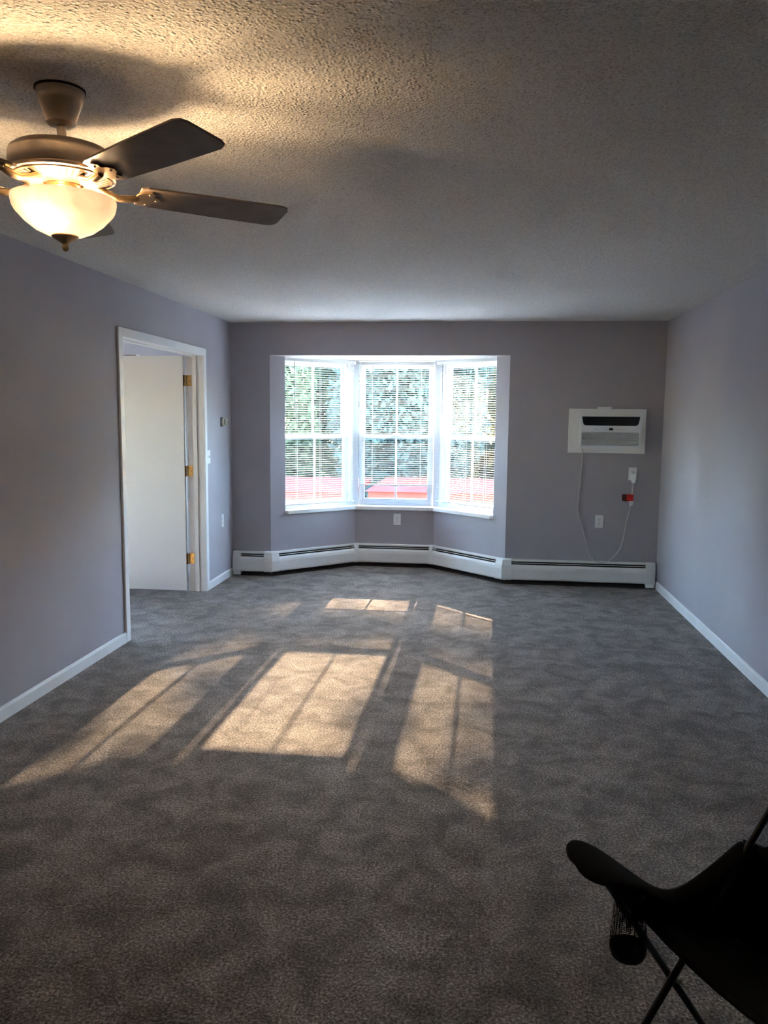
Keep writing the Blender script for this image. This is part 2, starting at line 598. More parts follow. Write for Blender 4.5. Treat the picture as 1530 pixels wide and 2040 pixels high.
# bedroom seen through the doorway
WBX0, WBX1, WBZ0, WBZ1 = -4.75, -3.40, 0.75, 2.02
bw = MB()
bw.box(BX0, WBX0, YB, YB + TH, 0, H)
bw.box(WBX1, XL - TH, YB, YB + TH, 0, H)
bw.box(WBX0, WBX1, YB, YB + TH, 0, WBZ0)
bw.box(WBX0, WBX1, YB, YB + TH, WBZ1, H)
struct(bw.build('wall_bedroom_back', M['bedwall']))
sw = MB()
sw.box(BX0 - TH, BX0, BY0, 4.3, 0, H)
sw.box(BX0 - TH, BX0, 4.9, YB + TH, 0, H)
sw.box(BX0 - TH, BX0, 4.3, 4.9, 0, 0.7)
sw.box(BX0 - TH, BX0, 4.3, 4.9, 2.06, H)
struct(sw.build('wall_bedroom_left', M['bedwall']))
struct(MB().box(BX0 - TH, XL - TH, BY0 - TH, BY0, 0, H).build('wall_bedroom_front', M['bedwall']))
bl = MB()
bl.box(XL - TH - 0.004, XL - TH, BY0, DY0 - 0.1, 0, H)
bl.box(XL - TH - 0.004, XL - TH, DY1 + 0.1, YB, 0, H)
bl.box(XL - TH - 0.004, XL - TH, DY0 - 0.1, DY1 + 0.1, DZ + 0.1, H)
struct(bl.build('wall_bedroom_right', M['bedwall']))
struct(MB().box(BX0 - TH, XL - 0.1, BY0 - TH, YB + TH, H, H + 0.12).build('ceiling_bedroom', M['ceiling']))

# ------------------------------------------------------------------ windows
def sash(fr, s0, s1, t0, t1, z0, z1, rail, stile, parent, name, toprail=None, botrail=None):
    tr = toprail or rail
    br = botrail or rail
    b = MB()
    b.fbox(fr, s0, s0 + stile, t0, t1, z0, z1)
    b.fbox(fr, s1 - stile, s1, t0, t1, z0, z1)
    b.fbox(fr, s0 + stile, s1 - stile, t0, t1, z0, z0 + br)
    b.fbox(fr, s0 + stile, s1 - stile, t0, t1, z1 - tr, z1)
    so_ = b.build(name, M['vinyl'], parent)
    tm = (t0 + t1) / 2
    MB().fbox(fr, s0 + stile, s1 - stile, tm - 0.002, tm + 0.002, z0 + br, z1 - tr).build('pane', M['glass'], so_)
    sm = (s0 + s1) / 2
    MB().fbox(fr, sm - 0.009, sm + 0.009, tm - 0.007, tm + 0.007, z0 + br, z1 - tr).build('muntin', M['vinyl'], so_)
    return so_

def window(name, fr, s0, s1, z0, z1, zm, label, t0=0.095):
    c = fr((s0 + s1) / 2, t0, z0)
    w = empty(name, c)
    struct(w, label)
    b = MB()
    fw = 0.028
    b.fbox(fr, s0, s0 + fw, t0, t0 + 0.075, z0, z1)
    b.fbox(fr, s1 - fw, s1, t0, t0 + 0.075, z0, z1)
    b.fbox(fr, s0 + fw, s1 - fw, t0, t0 + 0.075, z0, z0 + fw)
    b.fbox(fr, s0 + fw, s1 - fw, t0, t0 + 0.075, z1 - fw, z1)
    b.build('window_frame', M['vinyl'], w)
    sash(fr, s0 + fw, s1 - fw, t0 + 0.006, t0 + 0.034, z0 + fw, zm + 0.022, 0.04, 0.03, w, 'lower_sash', toprail=0.038, botrail=0.045)
    sash(fr, s0 + fw, s1 - fw, t0 + 0.038, t0 + 0.066, zm - 0.022, z1 - fw, 0.04, 0.03, w, 'upper_sash')
    MB().fbox(fr, s0 + fw, s1 - fw, t0 + 0.0685, t0 + 0.0695, z0 + fw, zm).build('insect_screen', M['screen'], w)
    MB().fbox(fr, (s0 + s1) / 2 - 0.035, (s0 + s1) / 2 + 0.035, t0 - 0.006, t0 + 0.006, zm + 0.014, zm + 0.03).build('sash_lock', M['vinyl'], w, bevel=0.003)
    return w

ZM = 1.354
gap = 0.05
win1 = window('window_1', FL, WIN0, FL.L - 0.02, SILL_Z, BAY_Z - 0.01, ZM, 'left angled double hung window of the bay')
win2 = window('window_2', FC, 0.025, FC.L - 0.025, SILL_Z, BAY_Z - 0.01, ZM, 'middle double hung window of the bay')
win3 = window('window_3', FR_, 0.02, FR_.L - WIN0, SILL_Z, BAY_Z - 0.01, ZM, 'right angled double hung window of the bay')
# sill boards, mitred at the two corners
i0, i1 = offs(path_bay, 0.032), offs(path_bay, -0.10)
def sill(fr, i, w, left=None, right=None):
    p = [Vector(fr(left, -0.032, 0)[:2]) if left is not None else i0[i], Vector(fr(right, -0.032, 0)[:2]) if right is not None else i0[i + 1],
         Vector(fr(right, 0.10, 0)[:2]) if right is not None else i1[i + 1], Vector(fr(left, 0.10, 0)[:2]) if left is not None else i1[i]]
    return MB().prism([(q.x, q.y) for q in p], SILL_Z - 0.037, SILL_Z).build('window_sill', M['trim'], w, bevel=0.004)
sill(FL, 0, win1, left=WIN0 + 0.012)
sill(FC, 1, win2)
sill(FR_, 2, win3, right=FR_.L - WIN0 - 0.012)

# bedroom window
FB = facet(Vector((WBX0, YB)), Vector((WBX1, YB)))
window('window_4', FB, 0, FB.L, WBZ0, WBZ1, 1.4, 'bedroom window beyond the open door', t0=0.05)

FB2 = facet(Vector((BX0, 4.3)), Vector((BX0, 4.9)))  # out-of-view window added to brighten the open door leaf
window('added_window', FB2, 0, FB2.L, 0.7, 2.06, 1.4, 'unseen side window added to light the bedroom door', t0=0.05)

# ------------------------------------------------------------------ doorway: casing, jamb, leaf
tr = empty('trim_1', (XL, (DY0 + DY1) / 2, 0))
struct(tr, 'white door casing and jamb around the wide doorway')
CW = 0.062
MB().box(XL, XL + 0.016, DY0 - CW, DY0, 0, DZ + CW).build('casing', M['trim'], tr, bevel=0.004)
MB().box(XL, XL + 0.016, DY1, DY1 + CW, 0, DZ + CW).build('casing', M['trim'], tr, bevel=0.004)
MB().box(XL, XL + 0.016, DY0, DY1, DZ, DZ + CW).build('casing', M['trim'], tr, bevel=0.004)
jb = MB()
jb.box(XL - TH, XL, DY0 - 0.02, DY0, 0, DZ + 0.02)
jb.build('jamb', M['trim'], tr)
MB().box(XL - TH, XL, DY1, DY1 + 0.02, 0, DZ + 0.02).build('jamb', M['door'], tr)
MB().box(XL - TH, XL, DY0, DY1, DZ, DZ + 0.02).build('jamb', M['trim'], tr)
MB().box(XL - 0.088, XL - 0.052, DY1 - 0.012, DY1, 0, DZ).build('door_stop', M['door'], tr, bevel=0.003)
MB().box(XL - 0.088, XL - 0.052, DY0, DY0 + 0.012, 0, DZ).build('door_stop', M['trim'], tr, bevel=0.003)
MB().box(XL - 0.088, XL - 0.052, DY0 + 0.012, DY1 - 0.012, DZ - 0.012, DZ).build('door_stop', M['trim'], tr, bevel=0.003)
cb = MB()
cb.box(XL - TH - 0.016, XL - TH, DY1, DY1 + CW, 0, DZ + CW)
cb.build('casing', M['trim'], tr)

HX, HY = XL - TH - 0.006, DY1 - 0.018       # hinge pin
dr = empty('door_1', (HX, HY, 0))
struct(dr, 'flat cream door leaf standing open into the next room')
MB().box(HX - 0.80, HX - 0.012, HY - 0.028, HY + 0.007, 0.012, DZ - 0.006).build('door_leaf', M['door'], dr, bevel=0.002)
for z in (1.853, 1.070, 0.293):
    hb = MB()
    hb.box(HX, HX + 0.048, DY1 - 0.0035, DY1 - 0.0005, z - 0.047, z + 0.047)
    hg = hb.build('hinge', M['brass'], dr, bevel=0.0008)
    MB().box(HX - 0.0118, HX - 0.0085, HY - 0.027, HY + 0.004, z - 0.047, z + 0.047).build('hinge_leaf', M['darkbrass'], hg)
    kn = MB()
    for j in range(5):
        kn.lathe([(0.0001, 0), (0.0066, 0.0008), (0.0066, 0.0172), (0.0001, 0.018)], (HX - 0.003, HY - 0.004, z - 0.047 + 0.0188 * j), 12)
    kn.build('hinge_knuckle', M['brass'], hg, smooth=True)
    for sx, sz in ((0.022, 0.032), (0.034, 0.0), (0.022, -0.032)):
        MB().tube([(HX + sx, DY1 - 0.006, z + sz), (HX + sx, DY1 - 0.003, z + sz)], 0.004, 8).build('screw', M['darkbrass'], hg)

# baseboards
def base_left(y0, y1, name):
    b = MB()
    pr = [(0, 0), (0.013, 0), (0.013, 0.060), (0.009, 0.070), (0.0, 0.074)]
    b.slab([(XL + w, y0, z) for w, z in pr], [(XL + w, y1, z) for w, z in pr])
    return struct(b.build(name, M['trim']))
base_left(YF, DY0 - CW, 'baseboard_left')
base_left(DY1 + CW, YB - 0.075, 'baseboard_left.001')
b = MB()
pr = [(0, 0), (0.013, 0), (0.013, 0.060), (0.009, 0.070), (0.0, 0.074)]
b.slab([(XR - w, YF, z) for w, z in pr], [(XR - w, YB - 0.075, z) for w, z in pr])
struct(b.build('baseboard_right', M['trim']))

# ------------------------------------------------------------------ baseboard heaters
HP = [Vector((XL + 0.018, YB)), A_, B_, C_, D_, Vector((XR - 0.022, YB))]
def sweep(i, prof, e0=None, e1=None):
    """extrude closed profile (w, z) along wall segment i; e0/e1 trim the ends (metres, square cut) else mitred"""
    P0, P1 = HP[i], HP[i + 1]
    u = (P1 - P0).normalized()
    n = Vector((u.y, -u.x))
    A, B = [], []
    for w, z in prof:
        o = offs(HP, w)
        p = o[i] if e0 is None else P0 + n * w + u * e0
        q = o[i + 1] if e1 is None else P1 + n * w - u * e1
        A.append((p.x, p.y, z)); B.append((q.x, q.y, z))
    return A, B
P_BACK = [(0.001, 0.0), (0.006, 0.0), (0.006, 0.228), (0.001, 0.228)]
P_BASE = [(0.006, 0.0), (0.046, 0.0), (0.046, 0.020), (0.006, 0.020)]
P_HOOD = [(0.001, 0.236), (0.034, 0.236), (0.039, 0.233), (0.039, 0.218), (0.036, 0.218), (0.036, 0.230), (0.001, 0.230)]
P_FRONT = [(0.056, 0.190), (0.068, 0.170), (0.072, 0.145), (0.072, 0.060), (0.066, 0.047), (0.063, 0.047), (0.068, 0.062), (0.068, 0.144), (0.064, 0.167), (0.054, 0.187)]
P_DAMP = [(0.040, 0.2050), (0.046, 0.2035), (0.0465, 0.2010), (0.0405, 0.2025)]
P_FINS = [(0.012, 0.065), (0.058, 0.065), (0.058, 0.15), (0.012, 0.15)]
P_COVER = [(0.001, 0.239), (0.040, 0.239), (0.052, 0.232), (0.071, 0.184), (0.0755, 0.150), (0.0755, 0.058), (0.068, 0.043), (0.001, 0.043)]
E0 = [0.07, 0.055, 0.045, 0.045, 0.06, 0.055]    # cover reach on either side of each vertex
labels = ['short cream baseboard heater in the left corner beside the doorway wall',
          'cream baseboard heater under the left angled bay window',
          'cream baseboard heater under the middle bay window',
          'cream baseboard heater under the right angled bay window',
          'long cream baseboard heater below the air conditioner']
for i in range(5):
    mid = (HP[i] + HP[i + 1]) / 2
    hroot = empty('baseboard_heater', (mid.x, mid.y, 0))
    tag(hroot, labels[i], 'heater', 'baseboard heaters along the window wall')
    def part(nm, prof, m, e0=None, e1=None, bevel=0.0):
        A, B = sweep(i, prof, e0, e1)
        return MB().slab(A, B).build(nm, m, hroot, bevel=bevel)
    g0, g1 = E0[i] * 0.6, E0[i + 1] * 0.6
    part('back_panel', P_BACK, M['brown'], 0.004, 0.004)
    part('floor_rail', P_BASE, M['brown'], 0.01 if i == 0 else None, 0.01 if i == 4 else None)
    part('top_hood', P_HOOD, M['heater'], 0.004 if i == 0 else None, 0.004 if i == 4 else None)
    part('front_cover', P_FRONT, M['heater'], 0.004 if i == 0 else None, 0.004 if i == 4 else None)
    part('damper', P_DAMP, M['heater'], g0 + 0.02, g1 + 0.02)
    part('fin_tube', P_FINS, M['dark'], 0.10, 0.10)
    # end caps / corner covers
    if i == 0:
        A, B = sweep(0, P_COVER, -0.003, HP[1].x - HP[0].x - E0[0])
        ec = MB().slab(A, B).build('end_cap', M['heater'], hroot, bevel=0.003)
        MB().box(HP[0].x + 0.004, HP[0].x + E0[0] + 0.004, YB - 0.066, YB - 0.004, 0.010, 0.044).build('cap_foot', M['heater'], ec)
    if i == 4:
        A, B = sweep(4, P_COVER, HP[5].x - HP[4].x - E0[5] - 0.02, -0.003)
        ec = MB().slab(A, B).build('end_cap', M['heater'], hroot, bevel=0.003)
        MB().box(HP[5].x - E0[5] - 0.024, HP[5].x - 0.006, YB - 0.069, YB - 0.004, 0.010, 0.044).build('cap_foot', M['heater'], ec)
    if i < 4:
        v = i + 1
        cc = MB()
        L0 = (HP[v] - HP[v - 1]).length
        L1 = (HP[v + 1] - HP[v]).length
        A, Bm = sweep(v - 1, P_COVER, L0 - E0[v], None)
        Am, B2 = sweep(v, P_COVER, None, L1 - E0[v])
        n = len(A)
        fs = [tuple(reversed(range(n))), tuple(range(2 * n, 3 * n))]
        for q in range(2):
            fs += [(q * n + k, q * n + (k + 1) % n, (q + 1) * n + (k + 1) % n, (q + 1) * n + k) for k in range(n)]
        cc.add(A + Bm + B2, fs)
        cc.build('corner_cover', M['heater'], hroot, bevel=0.0015)

# ------------------------------------------------------------------ venetian blinds
def blind(fr, s0, s1, t, ztop, zbot, label, wand_s, wand_len, tilt):
    c = fr((s0 + s1) / 2, t, zbot)
    r = empty('venetian_blind', c)
    tag(r, label, 'blind', 'white mini blinds in the bay window')
    hr = MB()
    hr.fbox(fr, s0, s1, t - 0.018, t - 0.0165, ztop - 0.028, ztop)
    hr.fbox(fr, s0, s1, t + 0.0165, t + 0.018, ztop - 0.028, ztop)
    hr.fbox(fr, s0, s1, t - 0.018, t + 0.018, ztop - 0.029, ztop - 0.0275)
    hr.fbox(fr, s0, s0 + 0.002, t - 0.018, t + 0.018, ztop - 0.028, ztop)
    hr.fbox(fr, s1 - 0.002, s1, t - 0.018, t + 0.018, ztop - 0.028, ztop)
    hr.build('headrail', M['slat'], r)
    for s in (s0 + 0.012, s1 - 0.012):
        MB().fbox(fr, s - 0.011, s + 0.011, t - 0.021, t + 0.019, ztop - 0.030, ztop + 0.002).build('bracket', M['acwhite'], r, bevel=0.001)
    # one curved slat, shared by all
    L = s1 - s0 - 0.012
    w, n = 0.0125, 4
    vs, fs = [], []
    for x in (-L / 2, L / 2):
        for k in range(n + 1):
            a = -1 + 2 * k / n
            vs.append((x, a * w, 0.0012 * (1 - a * a)))
        for k in range(n, -1, -1):
            a = -1 + 2 * k / n
            vs.append((x, a * w, 0.0012 * (1 - a * a) - 0.0004))
    m = 2 * (n + 1)
    for k in range(m):
        fs.append((k, (k + 1) % m, m + (k + 1) % m, m + k))
    fs.append(tuple(range(m))); fs.append(tuple(range(2 * m - 1, m - 1, -1)))
    ct, st = math.cos(tilt), math.sin(tilt)
    me = MB().add([(x, y * ct - z * st, y * st + z * ct) for x, y, z in vs], fs).mesh('slat')
    me.materials.append(M['slat'])
    pitch = 0.0222
    z = ztop - 0.042
    while z > zbot + 0.022:
        o = inst(me, 'slat', r, fr((s0 + s1) / 2, t, z), fr.ang)
        z -= pitch
    br = MB().fbox(fr, s0 + 0.006, s1 - 0.006, t - 0.0115, t + 0.0115, zbot, zbot + 0.014).build('bottom_rail', M['slat'], r, bevel=0.003)
    sm = (s0 + s1) / 2
    MB().fbox(fr, sm - 0.035, sm + 0.035, t - 0.022, t - 0.010, zbot - 0.006, zbot + 0.006).build('hold_down_clip', M['slat'], br, bevel=0.004)
    for s in (s0 + 0.14, s1 - 0.14, sm):
        for tt in (t - 0.0128, t + 0.0128):
            MB().tube([fr(s, tt, ztop - 0.028), fr(s, tt, zbot + 0.01)], 0.0006, 4).build('ladder_cord', M['slat'], r)
    wd = MB().tube([fr(wand_s, t - 0.024, ztop - 0.035), fr(wand_s + 0.004, t - 0.026, ztop - 0.035 - wand_len)], 0.0036, 6).build('tilt_wand', M['wand'], r)
    MB().tube([fr(wand_s, t - 0.018, ztop - 0.022), fr(wand_s, t - 0.026, ztop - 0.024), fr(wand_s, t - 0.024, ztop - 0.038)], 0.0018, 6).build('wand_hook', M['chrome'], wd)
    return r
ZT = BAY_Z - 0.012
blind(FL, WIN0 + 0.008, FL.L + 0.012, 0.030, ZT, 0.675, 'white mini blind on the left angled bay window, lowered to the sill', WIN0 + 0.11, 0.545, rad(-4))
blind(FC, 0.030, FC.L - 0.016, 0.064, ZT, 0.845, 'white mini blind on the middle bay window, raised above the sill', 0.040 + 0.135, 0.50, rad(-4))
blind(FR_, -0.012, FR_.L - WIN0 - 0.008, 0.030, ZT, 0.690, 'white mini blind on the right angled bay window, lowered to the sill', 0.085, 0.50, rad(-4))

# ------------------------------------------------------------------ wall plates, thermostat
def outlet_back(x, y, z, label, n=(0, -1)):
    w, hgt = 0.076, 0.120
    r = empty('wall_outlet', (x, y, z - hgt / 2))
    tag(r, label, 'outlet', 'white wall outlets')
    MB().box(x - w / 2, x + w / 2, y - 0.006, y, z - hgt / 2, z + hgt / 2).build('cover_plate', M['plastic'], r, bevel=0.0025)
    for dz in (0.020, -0.020):
        poly = []
        for k in range(16):
            a = 2 * PI * k / 16
            poly.append((0.0172 * math.cos(a), max(-0.0125, min(0.0125, 0.0172 * math.sin(a)))))
        rc = MB().slab([(x + a, y - 0.0085, z + dz + b) for a, b in poly], [(x + a, y - 0.005, z + dz + b) for a, b in poly]).build('receptacle', M['plastic'], r)
        sl = MB()
        for dx, hh in ((-0.0063, 0.0045), (0.0063, 0.0038)):
            sl.box(x + dx - 0.0011, x + dx + 0.0011, y - 0.0089, y - 0.0084, z + dz + 0.002 - hh, z + dz + 0.002 + hh)
        sl.tube([(x, y - 0.0089, z + dz - 0.0078), (x, y - 0.0084, z + dz - 0.0078)], 0.0024, 8)
        sl.build('slots', M['black'], rc)
    MB().tube([(x, y - 0.0072, z), (x, y - 0.0055, z)], 0.003, 8).build('screw', M['chrome'], r)
    return r
outlet_back(1.136, YB, 0.609, 'white wall outlet below the air conditioner with nothing plugged in')
outlet_back(1.421, YB, 1.059, 'white wall outlet near the right corner with a plug in it')
outlet_back(-0.822, 8.29, 0.497, 'white wall outlet under the middle bay window sill')

ls = empty('light_switch', (XL, 6.915, 1.13))
tag(ls, 'white light switch plate beside the door casing', 'switch')
MB().box(XL, XL + 0.006, 6.877, 6.953, 1.131, 1.251).build('cover_plate', M['plastic'], ls, bevel=0.0025)
MB().hexa([(XL + 0.005, 6.910, 1.180), (XL + 0.009, 6.910, 1.180), (XL + 0.009, 6.920, 1.180), (XL + 0.005, 6.920, 1.180),
           (XL + 0.005, 6.910, 1.203), (XL + 0.018, 6.910, 1.200), (XL + 0.018, 6.920, 1.200), (XL + 0.005, 6.920, 1.203)]).build('toggle', M['plastic'], ls, bevel=0.001)
bp = empty('wall_outlet', (XL, 7.275, 0.511))
tag(bp, 'white wall plate low on the left wall near the corner', 'outlet', 'white wall outlets')
MB().box(XL, XL + 0.006, 7.236, 7.312, 0.512, 0.636).build('cover_plate', M['plastic'], bp, bevel=0.0025)
for dz in (0.021, -0.021):
    MB().box(XL + 0.005, XL + 0.009, 7.274 - 0.016, 7.274 + 0.016, 0.574 + dz - 0.0125, 0.574 + dz + 0.0125).build('receptacle', M['plastic'], bp, bevel=0.003)

th = empty('thermostat', (XL, 7.33, 1.44))
tag(th, 'round cream dial thermostat on a grey plate near the window corner', 'thermostat')
MB().box(XL, XL + 0.012, 7.262, 7.345, 1.455, 1.540).build('back_plate', M['metalplate'], th, bevel=0.003)
def xlathe(prof, c, n=28):
    b = MB().lathe(prof, (0, 0, 0), n)
    b.v = [(c[0] + z, c[1] + x, c[2] + y) for x, y, z in b.v]
    return b
dl = xlathe([(0.0001, 0.052), (0.024, 0.051), (0.030, 0.046), (0.031, 0.030), (0.040, 0.024), (0.042, 0.012), (0.0001, 0.012)], (XL, 7.304, 1.4975)).build('dial', M['cream'], th, smooth=True)
xlathe([(0.0001, 0.0545), (0.016, 0.0535), (0.0165, 0.050), (0.0001, 0.050)], (XL, 7.304, 1.4975)).build('centre_cap', M['gold'], dl, smooth=True)

# ------------------------------------------------------------------ air conditioner
ac = empty('air_conditioner', (1.165, YB, 1.244))
tag(ac, 'white through-wall air conditioner in a painted board surround', 'air conditioner')
ax0, ax1, az0, az1 = 0.826, 1.512, 1.246, 1.650
yf = YB - 0.035
sx0, sx1, sz0, sz1 = 0.925, 1.462, 1.292, 1.583
sur = MB()
sur.box(ax0, ax1, yf, YB, sz1, az1)
sur.box(ax0, ax1, yf, YB, az0, sz0)
sur.box(ax0, sx0, yf, YB, sz0, sz1)
sur.box(sx1, ax1, yf, YB, sz0, sz1)
sur.build('surround', M['frameboard'], ac, bevel=0.0)
yu = YB - 0.085                                     # front of the unit
cas = MB()
# shell around the openings: intake at the top, outlet louvres below
gx0, gx1, gz0, gz1 = sx0 + 0.012, sx1 - 0.014, 1.318, 1.440
cas.box(sx0, sx1, yu, YB - 0.005, sz0, gz0)
cas.box(sx0, gx0, yu, YB - 0.005, gz0, gz1)
cas.box(gx1, sx1, yu, YB - 0.005, gz0, gz1)
cas.box(sx0, sx1, yu, YB - 0.005, gz1, 1.486)
cas.box(sx0, sx1, yu + 0.022, YB - 0.005, 1.486, sz1)
cas.box(gx0, gx1, yu + 0.035, YB - 0.005, gz0, gz1)
casing = cas.build('casing', M['acwhite'], ac)
# rounded white rim around the black air intake
ix0, ix1, iz0, iz1 = sx0 + 0.010, sx1 - 0.012, 1.498, 1.580
def intake_outline(g):
    pts = [(ix0 + g, iz1), (ix0 + 0.008 + g, iz0 + 0.038)]
    for k in range(6):
        a = PI + PI / 2 * k / 5
        pts.append((ix0 + 0.040 + (0.030 - g) * math.cos(a), iz0 + 0.030 + (0.030 - g) * math.sin(a)))
    for k in range(6):
        a = 1.5 * PI + PI / 2 * k / 5
        pts.append((ix1 - 0.040 + (0.030 - g) * math.cos(a), iz0 + 0.030 + (0.030 - g) * math.sin(a)))
    pts += [(ix1 - 0.008 - g, iz0 + 0.038), (ix1 - g, iz1)]
    return pts
io = intake_outline(0.0)
MB().slab([(x, yu + 0.004, z) for x, z in io], [(x, yu + 0.024, z) for x, z in io]).build('air_intake', M['black'], casing)
rim = MB()
o1 = intake_outline(0.0); 
outer = [(sx0, sz1)] + [(sx0, 1.486)] * 1
# side and bottom lip pieces following the intake outline
lo = [(sx0, iz1)] + [(sx0, iz0)] + [(sx0 + 0.03, 1.486)] * 0
n = len(io)
ring_out = []
for k, (x, z) in enumerate(io):
    if k < 2: ring_out.append((sx0, z))
    elif k < 8: ring_out.append((sx0 + (x - ix0 - 0.01) * 0.9 if k > 4 else sx0, 1.486 if k > 4 else max(1.486, z - 0.02)))
    elif k < 14: ring_out.append((sx1 - (ix1 - x - 0.01) * 0.9 if k < 11 else sx1, 1.486 if k < 11 else max(1.486, z - 0.02)))
    else: ring_out.append((sx1, z))
for k in range(n - 1):
    a, b_, c_, d_ = io[k], io[k + 1], ring_out[k + 1], ring_out[k]
    rim.slab([(p[0], yu, p[1]) for p in (a, b_, c_, d_)], [(p[0], yu + 0.024, p[1]) for p in (a, b_, c_, d_)])
rim.build('intake_rim', M['acwhite'], casing)
for k in range(3):
    z = 1.535 + 0.016 * k
    MB().box(ix0 + 0.03, ix1 - 0.03, yu + 0.002, yu + 0.005, z, z + 0.0015).build('intake_bar', M['black'], casing)
for k in range(10):
    z = gz0 + 0.004 + k * (gz1 - gz0) / 10
    p = [(gx0, yu + 0.003, z), (gx1, yu + 0.003, z), (gx1, yu + 0.026, z + 0.007), (gx0, yu + 0.026, z + 0.007)]
    MB().hexa(p + [(x, y, zz + 0.0045) for x, y, zz in p]).build('louvre', M['acwhite'], ac)
MB().box(gx0, gx1, yu + 0.030, yu + 0.0352, gz0, gz1).build('louvre_recess', M['dark'], ac)
cx_ = (sx0 + sx1) / 2 + 0.003
MB().box(cx_ - 0.017, cx_ + 0.017, yu - 0.0015, yu + 0.002, 1.457, 1.476).build('display', M['black'], ac)
for dx in (-0.135, -0.100, -0.087, -0.052, 0.030, 0.052, 0.082, 0.100, 0.118):
    rr = 0.0045 if abs(dx + 0.135) < 0.001 or abs(dx - 0.082) < 0.001 else 0.0025
    MB().tube([(cx_ + dx, yu - 0.001, 1.466), (cx_ + dx, yu + 0.001, 1.466)], rr, 10).build('touch_button', M['icon'], ac)
# power cord
def smooth_path(pts, n=8):
    P = [Vector(p) for p in pts]
    P = [P[0]] + P + [P[-1]]
    out = []
    for i in range(1, len(P) - 2):
        for k in range(n):
            t = k / n
            a, b_, c_, d_ = P[i - 1], P[i], P[i + 1], P[i + 2]
            out.append(0.5 * ((2 * b_) + (c_ - a) * t + (2 * a - 5 * b_ + 4 * c_ - d_) * t * t + (3 * b_ - a - 3 * c_ + d_) * t ** 3))
    out.append(P[-2])
    return out
yc = YB - 0.012
cord_pts = [(0.948, YB - 0.060, 1.292), (0.952, YB - 0.055, 1.245), (0.955, yc - 0.01, 1.14), (0.949, yc, 0.98), (0.938, yc, 0.83), (0.937, yc, 0.70), (0.962, yc, 0.60),
            (1.005, yc - 0.003, 0.47), (1.045, YB - 0.04, 0.32), (1.085, YB - 0.065, 0.255), (1.145, YB - 0.068, 0.236), (1.215, YB - 0.055, 0.245), (1.30, yc - 0.015, 0.315), (1.345, yc, 0.40), (1.368, yc, 0.52),
            (1.376, yc, 0.60), (1.400, yc, 0.70), (1.410, yc, 0.770)]
cord = MB().tube(smooth_path(cord_pts, 6), 0.0042, 8).build('power_cord', M['cord'], ac, smooth=True)
MB().hexa([(1.402, YB - 0.030, 0.768), (1.424, YB - 0.030, 0.768), (1.424, YB - 0.006, 0.768), (1.402, YB - 0.006, 0.768),
           (1.396, YB - 0.032, 0.808), (1.434, YB - 0.032, 0.808), (1.434, YB - 0.006, 0.808), (1.396, YB - 0.006, 0.808)]).build('inline_protector', M['plastic'], cord, bevel=0.003)
MB().tube(smooth_path([(1.416, yc - 0.005, 0.806), (1.418, yc - 0.005, 0.86), (1.424, yc - 0.01, 0.94), (1.425, YB - 0.028, 0.985)], 5), 0.0042, 8).build('lead', M['cord'], cord, smooth=True)
MB().hexa([(1.409, YB - 0.048, 0.978), (1.441, YB - 0.048, 0.978), (1.441, YB - 0.010, 0.978), (1.409, YB - 0.010, 0.978),
           (1.404, YB - 0.040, 1.060), (1.446, YB - 0.040, 1.060), (1.446, YB - 0.0095, 1.060), (1.404, YB - 0.0095, 1.060)]).build('plug', M['plastic'], cord, bevel=0.005)
tg = MB().hexa([(1.370, YB - 0.024, 0.806), (1.430, YB - 0.036, 0.812), (1.430, YB - 0.034, 0.812), (1.370, YB - 0.022, 0.806),
                (1.370, YB - 0.024, 0.872), (1.430, YB - 0.036, 0.870), (1.430, YB - 0.034, 0.870), (1.370, YB - 0.022, 0.872)]).build('warning_tag', M['redtag'], cord)
MB().hexa([(1.331, YB - 0.016, 0.812), (1.371, YB - 0.026, 0.804), (1.371, YB - 0.024, 0.804), (1.331, YB - 0.014, 0.812),
           (1.331, YB - 0.016, 0.870), (1.371, YB - 0.026, 0.872), (1.371, YB - 0.024, 0.872), (1.331, YB - 0.014, 0.870)]).build('warning_tag', M['darkred'], cord)

rm = empty('remote_control', (1.145, YB - 0.018, az1))
tag(rm, 'small white remote control lying on top of the air conditioner surround', 'remote control')
MB().box(1.082, 1.202, YB - 0.034, YB - 0.001, az1, az1 + 0.018).build('body', M['plastic'], rm, bevel=0.005)
for k in range(4):
    MB().box(1.100 + 0.018 * k, 1.110 + 0.018 * k, YB - 0.025, YB - 0.013, az1 + 0.0175, az1 + 0.020).build('button', M['icon'], rm, bevel=0.001)

# ------------------------------------------------------------------ ceiling fan with bowl light
FX, FY = -1.168, 2.216
FS = 0.88                        # radial scale of the turned parts
fan = empty('ceiling_fan', (FX, FY, H))
tag(fan, 'bronze five-blade ceiling fan with a lit frosted glass bowl', 'ceiling fan')
def fl(prof, nm, m, parent=fan, n=40, smooth=True):
    return MB().lathe([(r * FS, z) for r, z in prof], (FX, FY, 0), n).build(nm, m, parent, smooth=smooth)
fl([(0.0001, 2.44), (0.072, 2.44), (0.073, 2.432), (0.070, 2.424), (0.071, 2.419), (0.066, 2.404), (0.054, 2.380), (0.047, 2.362), (0.045, 2.350), (0.036, 2.344), (0.0001, 2.344)], 'canopy', M['bronze'])
fl([(0.060, 2.4399), (0.0765, 2.4399), (0.0765, 2.4345), (0.060, 2.4345), (0.060, 2.4399)], 'canopy_gap_shade', M['dark'])  # black ring draws the shaded gap above the canopy as colour
fl([(0.0001, 2.36), (0.0145, 2.36), (0.0145, 2.282), (0.0001, 2.282)], 'downrod', M['bronze'], n=20)
